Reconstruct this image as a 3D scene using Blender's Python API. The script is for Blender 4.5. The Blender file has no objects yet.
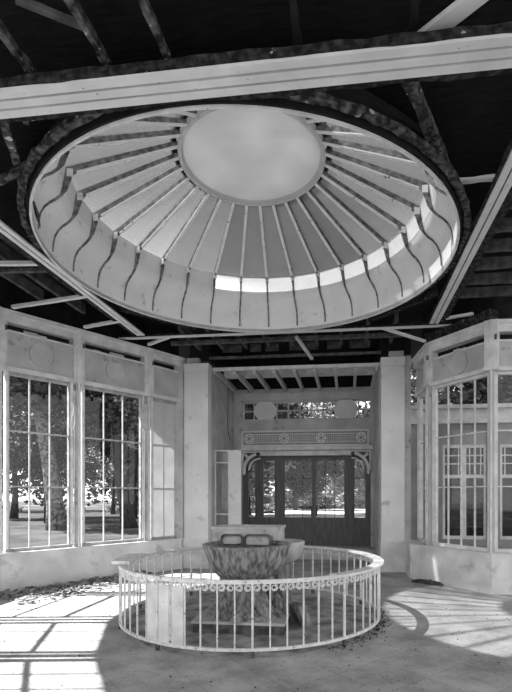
import bpy, math, random
from mathutils import Vector, Matrix
random.seed(11)
C = bpy.context.scene.collection
PI = math.pi
cos, sin, rad = math.cos, math.sin, math.radians

# ------------------------------------------------------------------ materials
def new_mat(name):
    m = bpy.data.materials.new(name); m.use_nodes = True
    nt = m.node_tree; nt.nodes.clear()
    out = nt.nodes.new('ShaderNodeOutputMaterial')
    return m, nt, out
def g3(v): return (v, v, v, 1)
def noisy(name, lo, hi, scale=6.0, detail=6, rough=.8, p0=.35, p1=.65, bump=.0, bscale=30, stretch=(1, 1, 1), spec=.3, spots=None, metallic=0):
    """grey procedural surface: noise between two albedos, optional speckle of a third, optional bump"""
    m, nt, out = new_mat(name); N = nt.nodes; L = nt.links
    b = N.new('ShaderNodeBsdfPrincipled'); L.new(b.outputs[0], out.inputs[0])
    b.inputs['Roughness'].default_value = rough
    b.inputs['Specular IOR Level'].default_value = spec
    b.inputs['Metallic'].default_value = metallic
    tc = N.new('ShaderNodeTexCoord'); mp = N.new('ShaderNodeMapping'); mp.inputs['Scale'].default_value = stretch
    L.new(tc.outputs['Object'], mp.inputs[0])
    n = N.new('ShaderNodeTexNoise'); n.inputs['Scale'].default_value = scale; n.inputs['Detail'].default_value = detail
    L.new(mp.outputs[0], n.inputs['Vector'])
    r = N.new('ShaderNodeValToRGB'); e = r.color_ramp.elements
    e[0].position = p0; e[0].color = g3(lo); e[1].position = p1; e[1].color = g3(hi)
    L.new(n.outputs[0], r.inputs[0]); col = r.outputs[0]
    if spots:
        v, sc, th, wd = spots
        n2 = N.new('ShaderNodeTexNoise'); n2.inputs['Scale'].default_value = sc; n2.inputs['Detail'].default_value = 4
        L.new(mp.outputs[0], n2.inputs['Vector'])
        r2 = N.new('ShaderNodeValToRGB'); e = r2.color_ramp.elements
        e[0].position = th; e[0].color = g3(0); e[1].position = th + wd; e[1].color = g3(1)
        L.new(n2.outputs[0], r2.inputs[0])
        mx = N.new('ShaderNodeMixRGB'); L.new(r2.outputs[0], mx.inputs[0]); L.new(col, mx.inputs[1]); mx.inputs[2].default_value = g3(v)
        col = mx.outputs[0]
    L.new(col, b.inputs['Base Color'])
    if bump:
        n3 = N.new('ShaderNodeTexNoise'); n3.inputs['Scale'].default_value = bscale; n3.inputs['Detail'].default_value = 5
        L.new(mp.outputs[0], n3.inputs['Vector'])
        bp = N.new('ShaderNodeBump'); bp.inputs['Strength'].default_value = bump; bp.inputs['Distance'].default_value = .02
        L.new(n3.outputs[0], bp.inputs['Height']); L.new(bp.outputs[0], b.inputs['Normal'])
    return m

M = {}
M['white'] = noisy('weathered_white_paint', .56, .74, 5, rough=.6, spots=(.3, 22, .68, .05))
M['muntin'] = noisy('muntin_paint', .42, .55, 10, rough=.6)
M['frieze'] = noisy('shaded_frieze_ground', .27, .35, 5, rough=1)  # darker tone paints the shade behind the raised relief
M['frame'] = noisy('unlit_frame_paint', .26, .40, 8, rough=.6, spots=(.1, 24, .66, .05))  # darker copy for the unlit left frames; the lit right bay takes white
M['plaster'] = noisy('old_plaster', .40, .54, 2.2, rough=.9, bump=.25, bscale=14, spots=(.24, 5, .60, .14))
M['pier'] = noisy('pier_plaster', .64, .74, 1.8, rough=.9, bump=.08, bscale=20, spots=(.45, 4, .64, .12))
M['lowwall'] = noisy('low_wall_render', .54, .72, 2.5, rough=.95, bump=.3, bscale=12, spots=(.36, 3.5, .60, .16))
M['dome'] = noisy('dome_plaster', .74, .82, 2.5, rough=.8, bump=.08, bscale=10, spots=(.5, 6, .63, .1))
M['disc'] = noisy('dome_disc_plaster', .62, .68, 1.5, rough=.85, spots=(.32, 3.2, .69, .03))
M['rib'] = noisy('flaking_shaded_rib', .09, .30, 14, rough=.8, p0=.38, p1=.68, bump=.3)  # dark base carries the shade of the rib sides
M['ribwhite'] = noisy('lit_white_rib_edge', .74, .84, 7, rough=.7, spots=(.2, 16, .66, .05))  # extra-white tone makes the rib caps read as lit
M['plank'] = noisy('pale_ceiling_plank', .64, .76, 3, rough=.7, spots=(.12, 26, .70, .03))
M['rough'] = noisy('flaking_dark_timber', .006, .06, 16, rough=.9, p0=.42, p1=.72, bump=.5, bscale=24, spots=(.4, 13, .69, .04))
M['speckled'] = noisy('speckled_old_timber', .015, .16, 14, rough=.9, p0=.42, p1=.72, bump=.5, bscale=24, spots=(.5, 12, .66, .04))
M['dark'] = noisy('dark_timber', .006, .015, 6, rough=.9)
M['joist'] = noisy('grey_joist', .05, .13, 7, rough=.9, spots=(.3, 12, .68, .05))
M['greyjoist'] = noisy('passage_joist', .5, .64, 6, rough=.9, spots=(.15, 10, .68, .06))
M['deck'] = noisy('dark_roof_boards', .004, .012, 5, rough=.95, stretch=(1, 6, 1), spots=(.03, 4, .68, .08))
M['doorwood'] = noisy('dark_door_wood', .09, .15, 5, rough=.55, stretch=(6, 6, .6))
M['stone'] = noisy('weathered_stone', .10, .36, 5, rough=.95, bump=.9, bscale=16, stretch=(4.5, 4.5, .6), spots=(.05, 4, .64, .10))
M['stonelite'] = noisy('pale_stone', .36, .52, 6, rough=.9, bump=.3, bscale=18, spots=(.2, 7, .62, .08))
M['stonedark'] = noisy('dark_stone', .05, .14, 8, rough=.9, bump=.4)  # darker stone than the rest of the fountain
M['iron'] = noisy('painted_iron', .58, .76, 14, rough=.6, spots=(.14, 30, .63, .05))
M['rust'] = noisy('rusty_iron', .04, .14, 25, rough=.9)
M['bark'] = noisy('tree_bark', .012, .05, 5, rough=1, bump=1, bscale=10, stretch=(3, 3, .6))
M['ivy'] = noisy('ivy_bark', .05, .22, 7, rough=1, bump=1, bscale=9, p0=.4, p1=.6)
M['leaf'] = noisy('tree_leaf', .012, .09, 2.5, rough=.7)
M['leafpale'] = noisy('sunlit_leaf', .10, .42, 2.5, rough=.6)  # raised tone stands in for sun on the leaves
M['grass'] = noisy('grass_and_sand', .04, .10, .5, detail=5, rough=1, spots=(.34, .16, .58, .05))
M['sand'] = noisy('pale_sand', .55, .65, 2, rough=1)
M['litter'] = noisy('leaf_litter', .06, .5, 9, rough=1, p0=.35, p1=.65)
M['debris'] = noisy('dark_debris', .03, .09, 12, rough=1)
M['wingwall'] = noisy('wing_wall', .22, .30, 2, rough=.9)
M['wire'] = noisy('wire', .03, .05, 5, rough=.7)
M['cloth'] = noisy('grey_cloth', .4, .6, 8, rough=1)
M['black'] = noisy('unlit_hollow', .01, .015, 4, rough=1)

def floor_material():
    m, nt, out = new_mat('cracked_concrete_floor'); N = nt.nodes; L = nt.links
    b = N.new('ShaderNodeBsdfPrincipled'); L.new(b.outputs[0], out.inputs[0]); b.inputs['Roughness'].default_value = .85
    b.inputs['Specular IOR Level'].default_value = .25
    tc = N.new('ShaderNodeTexCoord')
    n = N.new('ShaderNodeTexNoise'); n.inputs['Scale'].default_value = 1.6; n.inputs['Detail'].default_value = 9; n.inputs['Roughness'].default_value = .65
    L.new(tc.outputs['Object'], n.inputs['Vector'])
    r = N.new('ShaderNodeValToRGB'); e = r.color_ramp.elements
    e[0].position = .36; e[0].color = g3(.27); e[1].position = .66; e[1].color = g3(.52); L.new(n.outputs[0], r.inputs[0])
    # tile joints, one grid turned a little
    mp = N.new('ShaderNodeMapping'); mp.inputs['Rotation'].default_value = (0, 0, rad(45)); L.new(tc.outputs['Object'], mp.inputs[0])
    br = N.new('ShaderNodeTexBrick'); br.offset = 0; br.inputs['Scale'].default_value = 1
    br.inputs['Brick Width'].default_value = .55; br.inputs['Row Height'].default_value = .55; br.inputs['Mortar Size'].default_value = .006
    br.inputs['Color1'].default_value = g3(1); br.inputs['Color2'].default_value = g3(.94); br.inputs['Mortar'].default_value = g3(.74)
    L.new(mp.outputs[0], br.inputs['Vector'])
    mx = N.new('ShaderNodeMixRGB'); mx.blend_type = 'MULTIPLY'; mx.inputs[0].default_value = .8
    L.new(r.outputs[0], mx.inputs[1]); L.new(br.outputs[0], mx.inputs[2])
    # dark grit
    n2 = N.new('ShaderNodeTexNoise'); n2.inputs['Scale'].default_value = 34; n2.inputs['Detail'].default_value = 4; L.new(tc.outputs['Object'], n2.inputs['Vector'])
    r2 = N.new('ShaderNodeValToRGB'); e = r2.color_ramp.elements; e[0].position = .61; e[0].color = g3(1); e[1].position = .68; e[1].color = g3(.45)
    L.new(n2.outputs[0], r2.inputs[0])
    mx2 = N.new('ShaderNodeMixRGB'); mx2.blend_type = 'MULTIPLY'; mx2.inputs[0].default_value = 1
    L.new(mx.outputs[0], mx2.inputs[1]); L.new(r2.outputs[0], mx2.inputs[2]); L.new(mx2.outputs[0], b.inputs['Base Color'])
    bp = N.new('ShaderNodeBump'); bp.inputs['Strength'].default_value = .25; bp.inputs['Distance'].default_value = .01
    L.new(n2.outputs[0], bp.inputs['Height']); L.new(bp.outputs[0], b.inputs['Normal'])
    return m
M['floor'] = floor_material()

def translucent(name, refl, trans, clear, scale=4):
    """dirty painted glass: reflects, glows through, and lets a little light straight through"""
    m, nt, out = new_mat(name); N = nt.nodes; L = nt.links
    n = N.new('ShaderNodeTexNoise'); n.inputs['Scale'].default_value = scale; n.inputs['Detail'].default_value = 6
    tc = N.new('ShaderNodeTexCoord'); L.new(tc.outputs['Object'], n.inputs['Vector'])
    r = N.new('ShaderNodeValToRGB'); e = r.color_ramp.elements
    e[0].position = .3; e[0].color = g3(trans * .75); e[1].position = .7; e[1].color = g3(trans); L.new(n.outputs[0], r.inputs[0])
    d = N.new('ShaderNodeBsdfDiffuse'); d.inputs[0].default_value = g3(refl)
    t = N.new('ShaderNodeBsdfTranslucent'); L.new(r.outputs[0], t.inputs[0])
    a = N.new('ShaderNodeMixShader'); a.inputs[0].default_value = .55; L.new(d.outputs[0], a.inputs[1]); L.new(t.outputs[0], a.inputs[2])
    tr = N.new('ShaderNodeBsdfTransparent')
    k = N.new('ShaderNodeMixShader'); k.inputs[0].default_value = clear; L.new(a.outputs[0], k.inputs[1]); L.new(tr.outputs[0], k.inputs[2])
    gl = N.new('ShaderNodeBsdfGlossy'); gl.inputs['Roughness'].default_value = .25
    k2 = N.new('ShaderNodeMixShader'); k2.inputs[0].default_value = .06; L.new(k.outputs[0], k2.inputs[1]); L.new(gl.outputs[0], k2.inputs[2])
    L.new(k2.outputs[0], out.inputs[0]); return m
M['domepane'] = translucent('lit_dirty_glass', .34, .06, .54)
M['halfpane'] = translucent('half_shaded_dirty_glass', .34, .10, .32)
M['shadedpane'] = translucent('shaded_dirty_glass', .34, .12, .16)  # less see-through copy that paints the far panels dark
M['discpane'] = translucent('glowing_disc_plaster', .74, .46, .0, 2)  # plaster made translucent so the sun brightens the disc
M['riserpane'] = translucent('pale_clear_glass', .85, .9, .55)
M['frost'] = translucent('whitewashed_glass', .7, .6, .08)
def glass(name, tint, gloss):
    m, nt, out = new_mat(name); N = nt.nodes; L = nt.links
    tr = N.new('ShaderNodeBsdfTransparent'); tr.inputs[0].default_value = g3(tint)
    gl = N.new('ShaderNodeBsdfGlossy'); gl.inputs['Roughness'].default_value = .02
    k = N.new('ShaderNodeMixShader'); k.inputs[0].default_value = gloss
    L.new(tr.outputs[0], k.inputs[1]); L.new(gl.outputs[0], k.inputs[2]); L.new(k.outputs[0], out.inputs[0]); return m
M['glass'] = glass('window_glass', .97, .02)
M['darkglass'] = glass('dark_window_glass', .3, .03)

# ------------------------------------------------------------------ mesh helpers
class MB:
    def __init__(s): s.v = []; s.f = []
    def add(s, vs, fs):
        o = len(s.v); s.v += [tuple(v) for v in vs]; s.f += [tuple(i + o for i in f) for f in fs]; return s
    def box(s, c, size, rot=None):
        x, y, z = [k / 2 for k in size]
        vs = [Vector(p) for p in ((-x, -y, -z), (x, -y, -z), (x, y, -z), (-x, y, -z), (-x, -y, z), (x, -y, z), (x, y, z), (-x, y, z))]
        if rot is not None: vs = [rot @ v for v in vs]
        c = Vector(c)
        return s.add([v + c for v in vs], [(0, 3, 2, 1), (4, 5, 6, 7), (0, 1, 5, 4), (1, 2, 6, 5), (2, 3, 7, 6), (3, 0, 4, 7)])
    def bb(s, x0, x1, y0, y1, z0, z1): return s.box(((x0 + x1) / 2, (y0 + y1) / 2, (z0 + z1) / 2), (abs(x1 - x0), abs(y1 - y0), abs(z1 - z0)))
    def bar(s, p, q, w, h, up=(0, 0, 1), n=1, jit=0):
        """rectangular bar from p to q, w across and h along up; n segments with jitter for worn edges"""
        p = Vector(p); q = Vector(q); d = (q - p).normalized(); u = Vector(up)
        r = d.cross(u)
        if r.length < 1e-4: r = d.cross(Vector((1, 0, 0)))
        r.normalize(); u = r.cross(d)
        vs = []
        for i in range(n + 1):
            c = p.lerp(q, i / n)
            for a, b in ((-1, -1), (1, -1), (1, 1), (-1, 1)):
                j = Vector([random.uniform(-jit, jit) for _ in range(3)]) if jit else Vector()
                vs.append(c + r * a * w / 2 + u * b * h / 2 + j)
        fs = [(0, 1, 2, 3), (4 * n + 3, 4 * n + 2, 4 * n + 1, 4 * n)]
        for i in range(n):
            for k in range(4):
                a = 4 * i + k; b = 4 * i + (k + 1) % 4; fs.append((a, a + 4, b + 4, b))
        return s.add(vs, fs)
    def tube(s, pts, r, n=6):
        pts = [Vector(p) for p in pts]; m = len(pts); vs = []
        rr = r if isinstance(r, (list, tuple)) else [r] * m
        ref = None
        for i, p in enumerate(pts):
            d = (pts[min(i + 1, m - 1)] - pts[max(i - 1, 0)]).normalized()
            if ref is None: ref = d.cross(Vector((.31, .2, .93)))
            a = (ref - d * ref.dot(d)).normalized(); ref = a; b = d.cross(a)
            for k in range(n): vs.append(p + (a * cos(2 * PI * k / n) + b * sin(2 * PI * k / n)) * rr[i])
        fs = [tuple(range(n - 1, -1, -1)), tuple(range((m - 1) * n, m * n))]
        for i in range(m - 1):
            for k in range(n):
                a = i * n + k; b = i * n + (k + 1) % n; fs.append((a, b, b + n, a + n))
        return s.add(vs, fs)
    def lathe(s, prof, n=48, a0=0, a1=2 * PI, fn=None, c=(0, 0)):
        full = abs(a1 - a0 - 2 * PI) < 1e-6; m = n if full else n + 1; vs = []
        for i in range(m):
            t = a0 + (a1 - a0) * i / n
            for j, (r, z) in enumerate(prof):
                if fn: r, z = fn(r, z, t, j)
                vs.append((c[0] + r * cos(t), c[1] + r * sin(t), z))
        k = len(prof); fs = []
        for i in range(n):
            i2 = (i + 1) % m
            for j in range(k - 1): fs.append((i * k + j, i2 * k + j, i2 * k + j + 1, i * k + j + 1))
        if not full: fs += [tuple(range(k))[::-1], tuple(range((m - 1) * k, m * k))] if prof[0] == prof[-1] else []
        return s.add(vs, fs)
    def ring(s, r0, r1, z0, z1, n=64, a0=0, a1=2 * PI, c=(0, 0), fn=None):
        p = [(r0, z0), (r1, z0), (r1, z1), (r0, z1), (r0, z0)]
        return s.lathe(p, n, a0, a1, fn=fn, c=c)
    def prism(s, poly, z0, z1):
        n = len(poly); vs = [(x, y, z0) for x, y in poly] + [(x, y, z1) for x, y in poly]
        return s.add(vs, [tuple(range(n))[::-1], tuple(range(n, 2 * n))] + [(i, (i + 1) % n, n + (i + 1) % n, n + i) for i in range(n)])
    def extr(s, poly, fr, t0, t1):
        """polygon in (a,b) of frame fr = (origin, A, B, T), extruded along T from t0 to t1"""
        o, A, B, T = [Vector(k) for k in fr]; n = len(poly)
        vs = [o + A * a + B * b + T * t0 for a, b in poly] + [o + A * a + B * b + T * t1 for a, b in poly]
        return s.add(vs, [tuple(range(n))[::-1], tuple(range(n, 2 * n))] + [(i, (i + 1) % n, n + (i + 1) % n, n + i) for i in range(n)])
    def build(s, name, mat, parent=None, smooth=False, loc=None, **kw):
        me = bpy.data.meshes.new(name); off = Vector(loc) if loc is not None else (parent.matrix_basis.translation if parent is not None and parent.get('_o') else Vector())
        me.from_pydata([Vector(v) - off for v in s.v], [], s.f); me.update()
        import bmesh
        b = bmesh.new(); b.from_mesh(me); bmesh.ops.recalc_face_normals(b, faces=b.faces[:]); b.to_mesh(me); b.free()
        if smooth:
            me.polygons.foreach_set('use_smooth', [True] * len(me.polygons))
            if smooth != 'all':
                try: me.set_sharp_from_angle(angle=rad(40))
                except Exception: pass
        me.materials.append(mat if not isinstance(mat, str) else M[mat])
        o = bpy.data.objects.new(name, me); C.objects.link(o)
        if loc is not None: o.location = loc
        if parent is not None: o.parent = parent
        for k, v in kw.items(): o[k] = v
        return o
def tag(o, label, cat, group=None):
    o['label'] = label; o['category'] = cat
    if group: o['group'] = group
    return o
def thing(name, label, cat, loc=(0, 0, 0), rz=0, group=None):
    o = bpy.data.objects.new(name, None); C.objects.link(o); o.location = loc; o.rotation_euler = (0, 0, rz)
    o.empty_display_size = .1
    return tag(o, label, cat, group)
def setting(name, label=None):
    o = bpy.data.objects.new(name, None); C.objects.link(o); o['kind'] = 'structure'
    if label: o['label'] = label
    return o
def struct(o, label=None):
    o['kind'] = 'structure'
    if label: o['label'] = label
    return o
def world_parts(root):
    """parts were modelled in world coordinates: keep them there under a root that stands at its base"""
    inv = Matrix.Translation(-root.location)
    for ch in root.children: ch.matrix_parent_inverse = inv
ORD = ['first', 'second', 'third', 'fourth', 'fifth', 'sixth', 'seventh', 'eighth', 'ninth', 'tenth', 'eleventh', 'twelfth']

# ------------------------------------------------------------------ camera (verticals kept upright by lens shift)
cam = bpy.data.cameras.new('camera'); co = bpy.data.objects.new('camera', cam); C.objects.link(co)
co.location = (1.257, -6.223, 1.6); co.rotation_euler = (PI / 2, 0, .117)
cam.sensor_fit = 'VERTICAL'; cam.sensor_height = 36; cam.lens = 476.1 / 692 * 36
cam.shift_x = (256 - 291.8) / 692; cam.shift_y = (495 - 346) / 692
cam.clip_start = .05; cam.clip_end = 400
bpy.context.scene.camera = co

# ------------------------------------------------------------------ plan
LEFT_IN = [(-2.30, 3.85), (-2.75, 3.10), (-3.545, 1.87), (-4.235, .80), (-4.235, -.76), (-3.70, -2.05), (-2.92, -3.20), (-2.40, -4.0)]   # inner face of the left low wall
RIGHT_IN = [(2.44, 3.95), (2.44, 3.11), (3.555, 1.75), (4.75, 1.86)]
SILL = .66
def offset(poly, d):
    """offset an open polyline to its left by d (mitred)"""
    out = []
    for i, p in enumerate(poly):
        ns = []
        for a, b in ((i - 1, i), (i, i + 1)):
            if a < 0 or b >= len(poly): continue
            e = Vector((poly[b][0] - poly[a][0], poly[b][1] - poly[a][1])).normalized(); ns.append(Vector((-e.y, e.x)))
        n = sum(ns, Vector((0, 0))); n.normalize(); k = d / max(.4, n.dot(ns[0])); out.append((p[0] + n.x * k, p[1] + n.y * k))
    return out

# ------------------------------------------------------------------ setting: ground, floor, walls
struct(MB().bb(-90, 90, -40, 120, -.5, -.12).build('ground', 'grass'), 'grass and bare earth of the park around the pavilion')
struct(MB().prism([(-16, 30), (40, 30), (60, 52), (-16, 52)], -.12, -.1).build('trim_12', 'sand'), 'pale sunlit gravel court beyond the doors')
floor_poly = [(-2.45, 4.0)] + offset(LEFT_IN, -.05)[1:-1] + [(-2.4, -4.05), (-2.4, -9.5), (5.1, -9.5), (5.1, 1.9), (3.6, 1.9), (2.55, 3.1), (2.55, 4.0), (2.1, 4.0), (2.1, 6.3), (-1.85, 6.3), (-1.85, 4.0)]
struct(MB().prism(floor_poly, -.2, 0).build('floor', 'floor'), 'cracked dusty concrete floor')
struct(MB().bb(-1.775, 1.925, 5.55, 6.9, .002, .26).build('trim_1', 'plaster'), 'raised threshold step before the doors')

def low_wall(name, poly, d, label):
    o = offset(poly, d)
    m = MB().prism(poly + o[::-1], 0, SILL - .03)
    # projecting sill slab on top
    a = offset(poly, -.015 if d > 0 else .015)
    m.prism(a + o[::-1], SILL - .03, SILL)
    return struct(m.build(name, 'lowwall'), label)
low_wall('wall_left', LEFT_IN, -.34, 'low rendered wall under the left windows')
low_wall('wall_right', RIGHT_IN, .34, 'low rendered wall under the right windows')

# piers either side of the passage
def pier(x0, x1, label, blk, yb):
    r = thing('pier', label, 'pier', ((x0 + x1) / 2, 4.1, 0), 0, 'piers of the passage')
    MB().bb(x0, x1, 3.85, yb - .01, .64, 4.28).build('shaft', 'pier', r)
    MB().bb(x0 - .012, x1 + .012, 3.835, yb, 0, .64).build('plinth', 'lowwall', r)
    MB().bb(x0 - .006, x1 + .006, 3.843, yb - .005, 4.285, 4.47).build('capital', 'pier', r)
    MB().bb(blk[0], blk[1], 3.95, yb - .02, 4.47, 4.62).build('upper_block', 'plaster', r)
    world_parts(r); return r
pier(-2.30, -1.76, 'tall plain plaster pier left of the passage', (-2.28, -2.0), 4.11)
pier(1.95, 2.43, 'tall plain plaster pier right of the passage, bright face', (2.12, 2.42), 4.33)
# thin pilaster strip on the outer side of the right pier
struct(MB().bb(2.44, 2.56, 3.9, 4.05, 0, 4.5).build('trim_2', 'plaster'))
struct(MB().bb(-2.50, -2.31, 3.78, 4.05, 0, 4.58).build('trim_9', 'plaster'))
struct(MB().bb(-1.92, -1.78, 4.12, 6.3, 0, 4.42).build('wall_passage_left', 'plaster'), 'passage side wall on the left')
struct(MB().bb(1.93, 2.07, 4.34, 6.3, 0, 4.42).build('wall_passage_right', 'plaster'), 'passage side wall on the right')

# ------------------------------------------------------------------ back wall with door, frieze and clerestory
YB = 6.3
DX0, DX1 = -1.555, 1.85
wb = MB()
wb.bb(-1.78, DX0, YB, YB + .3, 0, 4.42); wb.bb(DX1, 1.93, YB, YB + .3, 0, 4.42)
wb.bb(DX0, DX1, YB, YB + .3, 2.74, 3.60); wb.bb(DX0, DX1, YB, YB + .3, 4.09, 4.42)
struct(wb.build('wall_back', 'plaster'), 'plaster wall round the doors')
struct(MB().bb(-1.60, 1.90, YB - .05, YB, 4.22, 4.30).bb(-1.60, 1.9, YB - .025, YB, 3.555, 3.6).bb(-1.60, 1.90, YB - .02, YB, 4.09, 4.12).build('trim_3', 'plaster'), 'mouldings above and below the clerestory')
# frieze panel: frame, fretwork dots and four rosettes
fr = setting('trim_4', 'carved frieze panel with four rosettes and rows of dots')
fz = MB(); fx0, fx1, f0, f1 = -1.56, 1.80, 2.89, 3.31
fz.bb(fx0, fx1, YB - .05, YB, f0, f0 + .04); fz.bb(fx0, fx1, YB - .05, YB, f1 - .04, f1); fz.bb(fx0, fx0 + .04, YB - .05, YB, f0 + .04, f1 - .04); fz.bb(fx1 - .04, fx1, YB - .05, YB, f0 + .04, f1 - .04)
fz.bb(fx0 + .1, fx1 - .1, YB - .03, YB, f0 + .09, f0 + .105); fz.bb(fx0 + .1, fx1 - .1, YB - .03, YB, f1 - .105, f1 - .09)
fz.build('panel_frame', 'pier', fr)
MB().bb(fx0 + .04, fx1 - .04, YB - .006, YB, f0 + .04, f1 - .04).build('frieze_ground', 'frieze', fr)
dt = MB()
for i in range(64):
    for j in range(5):
        x = fx0 + .14 + i * (fx1 - fx0 - .28) / 63; z = f0 + .13 + j * .045
        if min(abs(x - c) for c in (-1.36, -.42, .56, 1.6)) < .16: continue
        dt.box((x, YB - .012, z), (.024, .024, .022))
dt.build('fretwork', 'pier', fr)
for c in (-1.36, -.42, .56, 1.6):
    r_ = MB()
    rr = .13
    for a0, a1, th in ((rr - .02, rr + .008, .035), (.05, .075, .03)):
        fr_ = ((c, YB, (f0 + f1) / 2), (1, 0, 0), (0, 0, 1), (0, -1, 0))
        for k in range(20):
            t, u = 2 * PI * k / 20, 2 * PI * (k + 1) / 20
            r_.extr([(a0 * cos(t), a0 * sin(t)), (a1 * cos(t), a1 * sin(t)), (a1 * cos(u), a1 * sin(u)), (a0 * cos(u), a0 * sin(u))], fr_, 0, th)
    for k in range(6):
        t = 2 * PI * k / 6; r_.box((c + .095 * cos(t), YB - .012, (f0 + f1) / 2 + .095 * sin(t)), (.04, .024, .04), Matrix.Rotation(-t, 3, 'Y'))
    r_.build('rosette', 'pier', fr)
struct(MB().bb(-1.58, 1.90, YB - .09, YB, 2.78, 2.85).bb(-1.58, 1.9, YB - .05, YB, 2.85, 2.885).build('trim_5', 'white'), 'moulded ledge under the frieze')
# door head board and corner brackets
struct(MB().bb(-1.1, 1.36, YB - .17, YB, 2.635, 2.72).bb(-1.2, 1.46, YB - .20, YB - .002, 2.72, 2.745).build('trim_6', 'white'), 'pale head board over the doors')
def bracket(side, label):
    x = DX0 if side < 0 else DX1; s = 1 if side < 0 else -1
    r = thing('corner_bracket', label, 'bracket', (x, YB, 2.3), 0, 'curved brackets at the door head')
    fr_ = ((x, YB - .0, 2.76), (s, 0, 0), (0, 0, -1), (0, -1, 0))
    b = MB()
    for R0, R1, t in ((.40, .47, .12), (.29, .325, .06)):
        for k in range(14):
            a, c_ = PI / 2 * k / 14, PI / 2 * (k + 1) / 14
            P = lambda R, a: (.50 - R * sin(a) , .50 - R * cos(a)) if False else (.50 - R * cos(a), .50 - R * sin(a))
            b.extr([P(R0, a), P(R1, a), P(R1, c_), P(R0, c_)], fr_, .0, t)
    b.extr([(.03, .50), (.10, .50), (.10, .58), (.06, .63), (.03, .58)], fr_, 0, .12)
    b.build('arc', 'white', r)
    f = MB(); f.extr([(0, 0), (.045, 0), (.045, .5), (0, .5)], fr_, 0, .05); f.extr([(.045, 0), (.46, 0), (.46, .04), (.045, .04)], fr_, 0, .05); f.extr([(.05, .10), (.10, .04), (.22, .17), (.17, .22)], fr_, 0, .04)
    f.build('bracket_frame', 'white', r)
    MB().extr([(.42, .0), (.52, .0), (.52, .12), (.42, .12)], fr_, .131, .17).build('end_block', 'rust', r)
    world_parts(r)
bracket(-1, 'curved white corner bracket at the left of the door head'); bracket(1, 'curved white corner bracket at the right of the door head')

# clerestory window
cl = setting('window_1', 'clerestory strip of small panes with two round medallions')
g = MB(); n = 11
for i in range(n + 1):
    x = DX0 + (DX1 - DX0) * i / n; g.bb(x - .016, x + .016, YB + .06, YB + .11, 3.6, 4.09)
for z in (3.615, 3.845, 4.075): g.bb(DX0, DX1, YB + .055, YB + .115, z - .018, z + .018)
g.build('window_frame', 'plaster', cl)
MB().bb(DX0, DX1, YB + .08, YB + .086, 3.6, 4.09).build('pane', 'glass', cl)
for c in (-.93, 1.20):
    m = MB(); fr_ = ((c, YB + .05, 3.845), (1, 0, 0), (0, 0, 1), (0, -1, 0))
    m.extr([(.30 * cos(2 * PI * k / 40), .285 * sin(2 * PI * k / 40)) for k in range(40)], fr_, 0, .05)
    for a0, a1 in ((.26, .285), (.13, .15)):
        for k in range(32):
            t, u = 2 * PI * k / 32, 2 * PI * (k + 1) / 32
            m.extr([(a0 * cos(t), a0 * sin(t)), (a1 * cos(t), a1 * sin(t)), (a1 * cos(u), a1 * sin(u)), (a0 * cos(u), a0 * sin(u))], fr_, .05, .07)
    for k in range(8):
        t = 2 * PI * k / 8; m.box((c + .2 * cos(t), YB - .004, 3.845 + .2 * sin(t)), (.07, .03, .045), Matrix.Rotation(-t, 3, 'Y'))
    m.build('medallion', 'pier', cl)

# doors: two leaves and side lights in dark timber
d = setting('door_1', 'dark timber double door with glazed side lights')
Z0, ZT = .262, 2.60; ZP = 1.0; YD = YB + .12
fm = MB()
for x0, x1 in ((DX0, -1.46), (-1.17, -1.05), (-.64, -.47), (1.22, 1.38), (1.77, DX1)): fm.bb(x0, x1, YD - .03, YD + .09, Z0, ZT)
fm.bb(DX0, DX1, YD - .03, YD + .09, ZT, 2.74)
fm.build('door_frame', 'doorwood', d)
def leaf(name, x0, x1, cols, rails, par, planks=5):
    f = MB(); st = .055
    f.bb(x0, x0 + st, YD, YD + .05, Z0, ZT - .002); f.bb(x1 - st, x1, YD, YD + .05, Z0, ZT - .002)
    f.bb(x0 + st, x1 - st, YD, YD + .05, ZT - .08, ZT - .002); f.bb(x0 + st, x1 - st, YD, YD + .05, ZP - .09, ZP); f.bb(x0 + st, x1 - st, YD, YD + .05, Z0, Z0 + .12)
    o = f.build(name, 'doorwood', par)
    p = MB(); w = (x1 - x0 - 2 * st) / planks
    for k in range(planks): p.bb(x0 + st + k * w + .006, x0 + st + (k + 1) * w - .006, YD + .012, YD + .036, Z0 + .12, ZP - .09)
    p.bb(x0 + st, x1 - st, YD + .02, YD + .03, Z0 + .12, ZP - .09)
    p.build('panel', 'doorwood', o)
    MB().bb(x0 + st, x1 - st, YD + .022, YD + .028, ZP, ZT - .08).build('pane', 'glass', o)
    if cols > 1 or rails:
        q = MB()
        for k in range(1, cols): x = x0 + st + (x1 - x0 - 2 * st) * k / cols; q.bb(x - .009, x + .009, YD + .01, YD + .04, ZP, ZT - .08)
        for z in rails: q.bb(x0 + st, x1 - st, YD + .008, YD + .042, z - .012, z + .012)
        q.build('muntin', 'doorwood', o)
    return o
leaf('side_light', -1.46, -1.17, 2, (2.05, ), d, 2)
leaf('side_light', -1.05, -.64, 1, (2.05, ), d, 3)
L1 = leaf('door_leaf', -.47, .36, 3, (2.05, 1.2), d, 6)
L2 = leaf('door_leaf', .361, 1.22, 3, (), d, 6)
leaf('side_light', 1.38, 1.77, 1, (2.05, ), d, 3)
h = MB().box((.30, YD - .012, 1.12), (.03, .024, .2)); h.tube([(.30, YD - .02, 1.15), (.30, YD - .07, 1.15), (.2, YD - .07, 1.15)], .01); h.build('door_handle', 'rust', L1)

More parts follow.
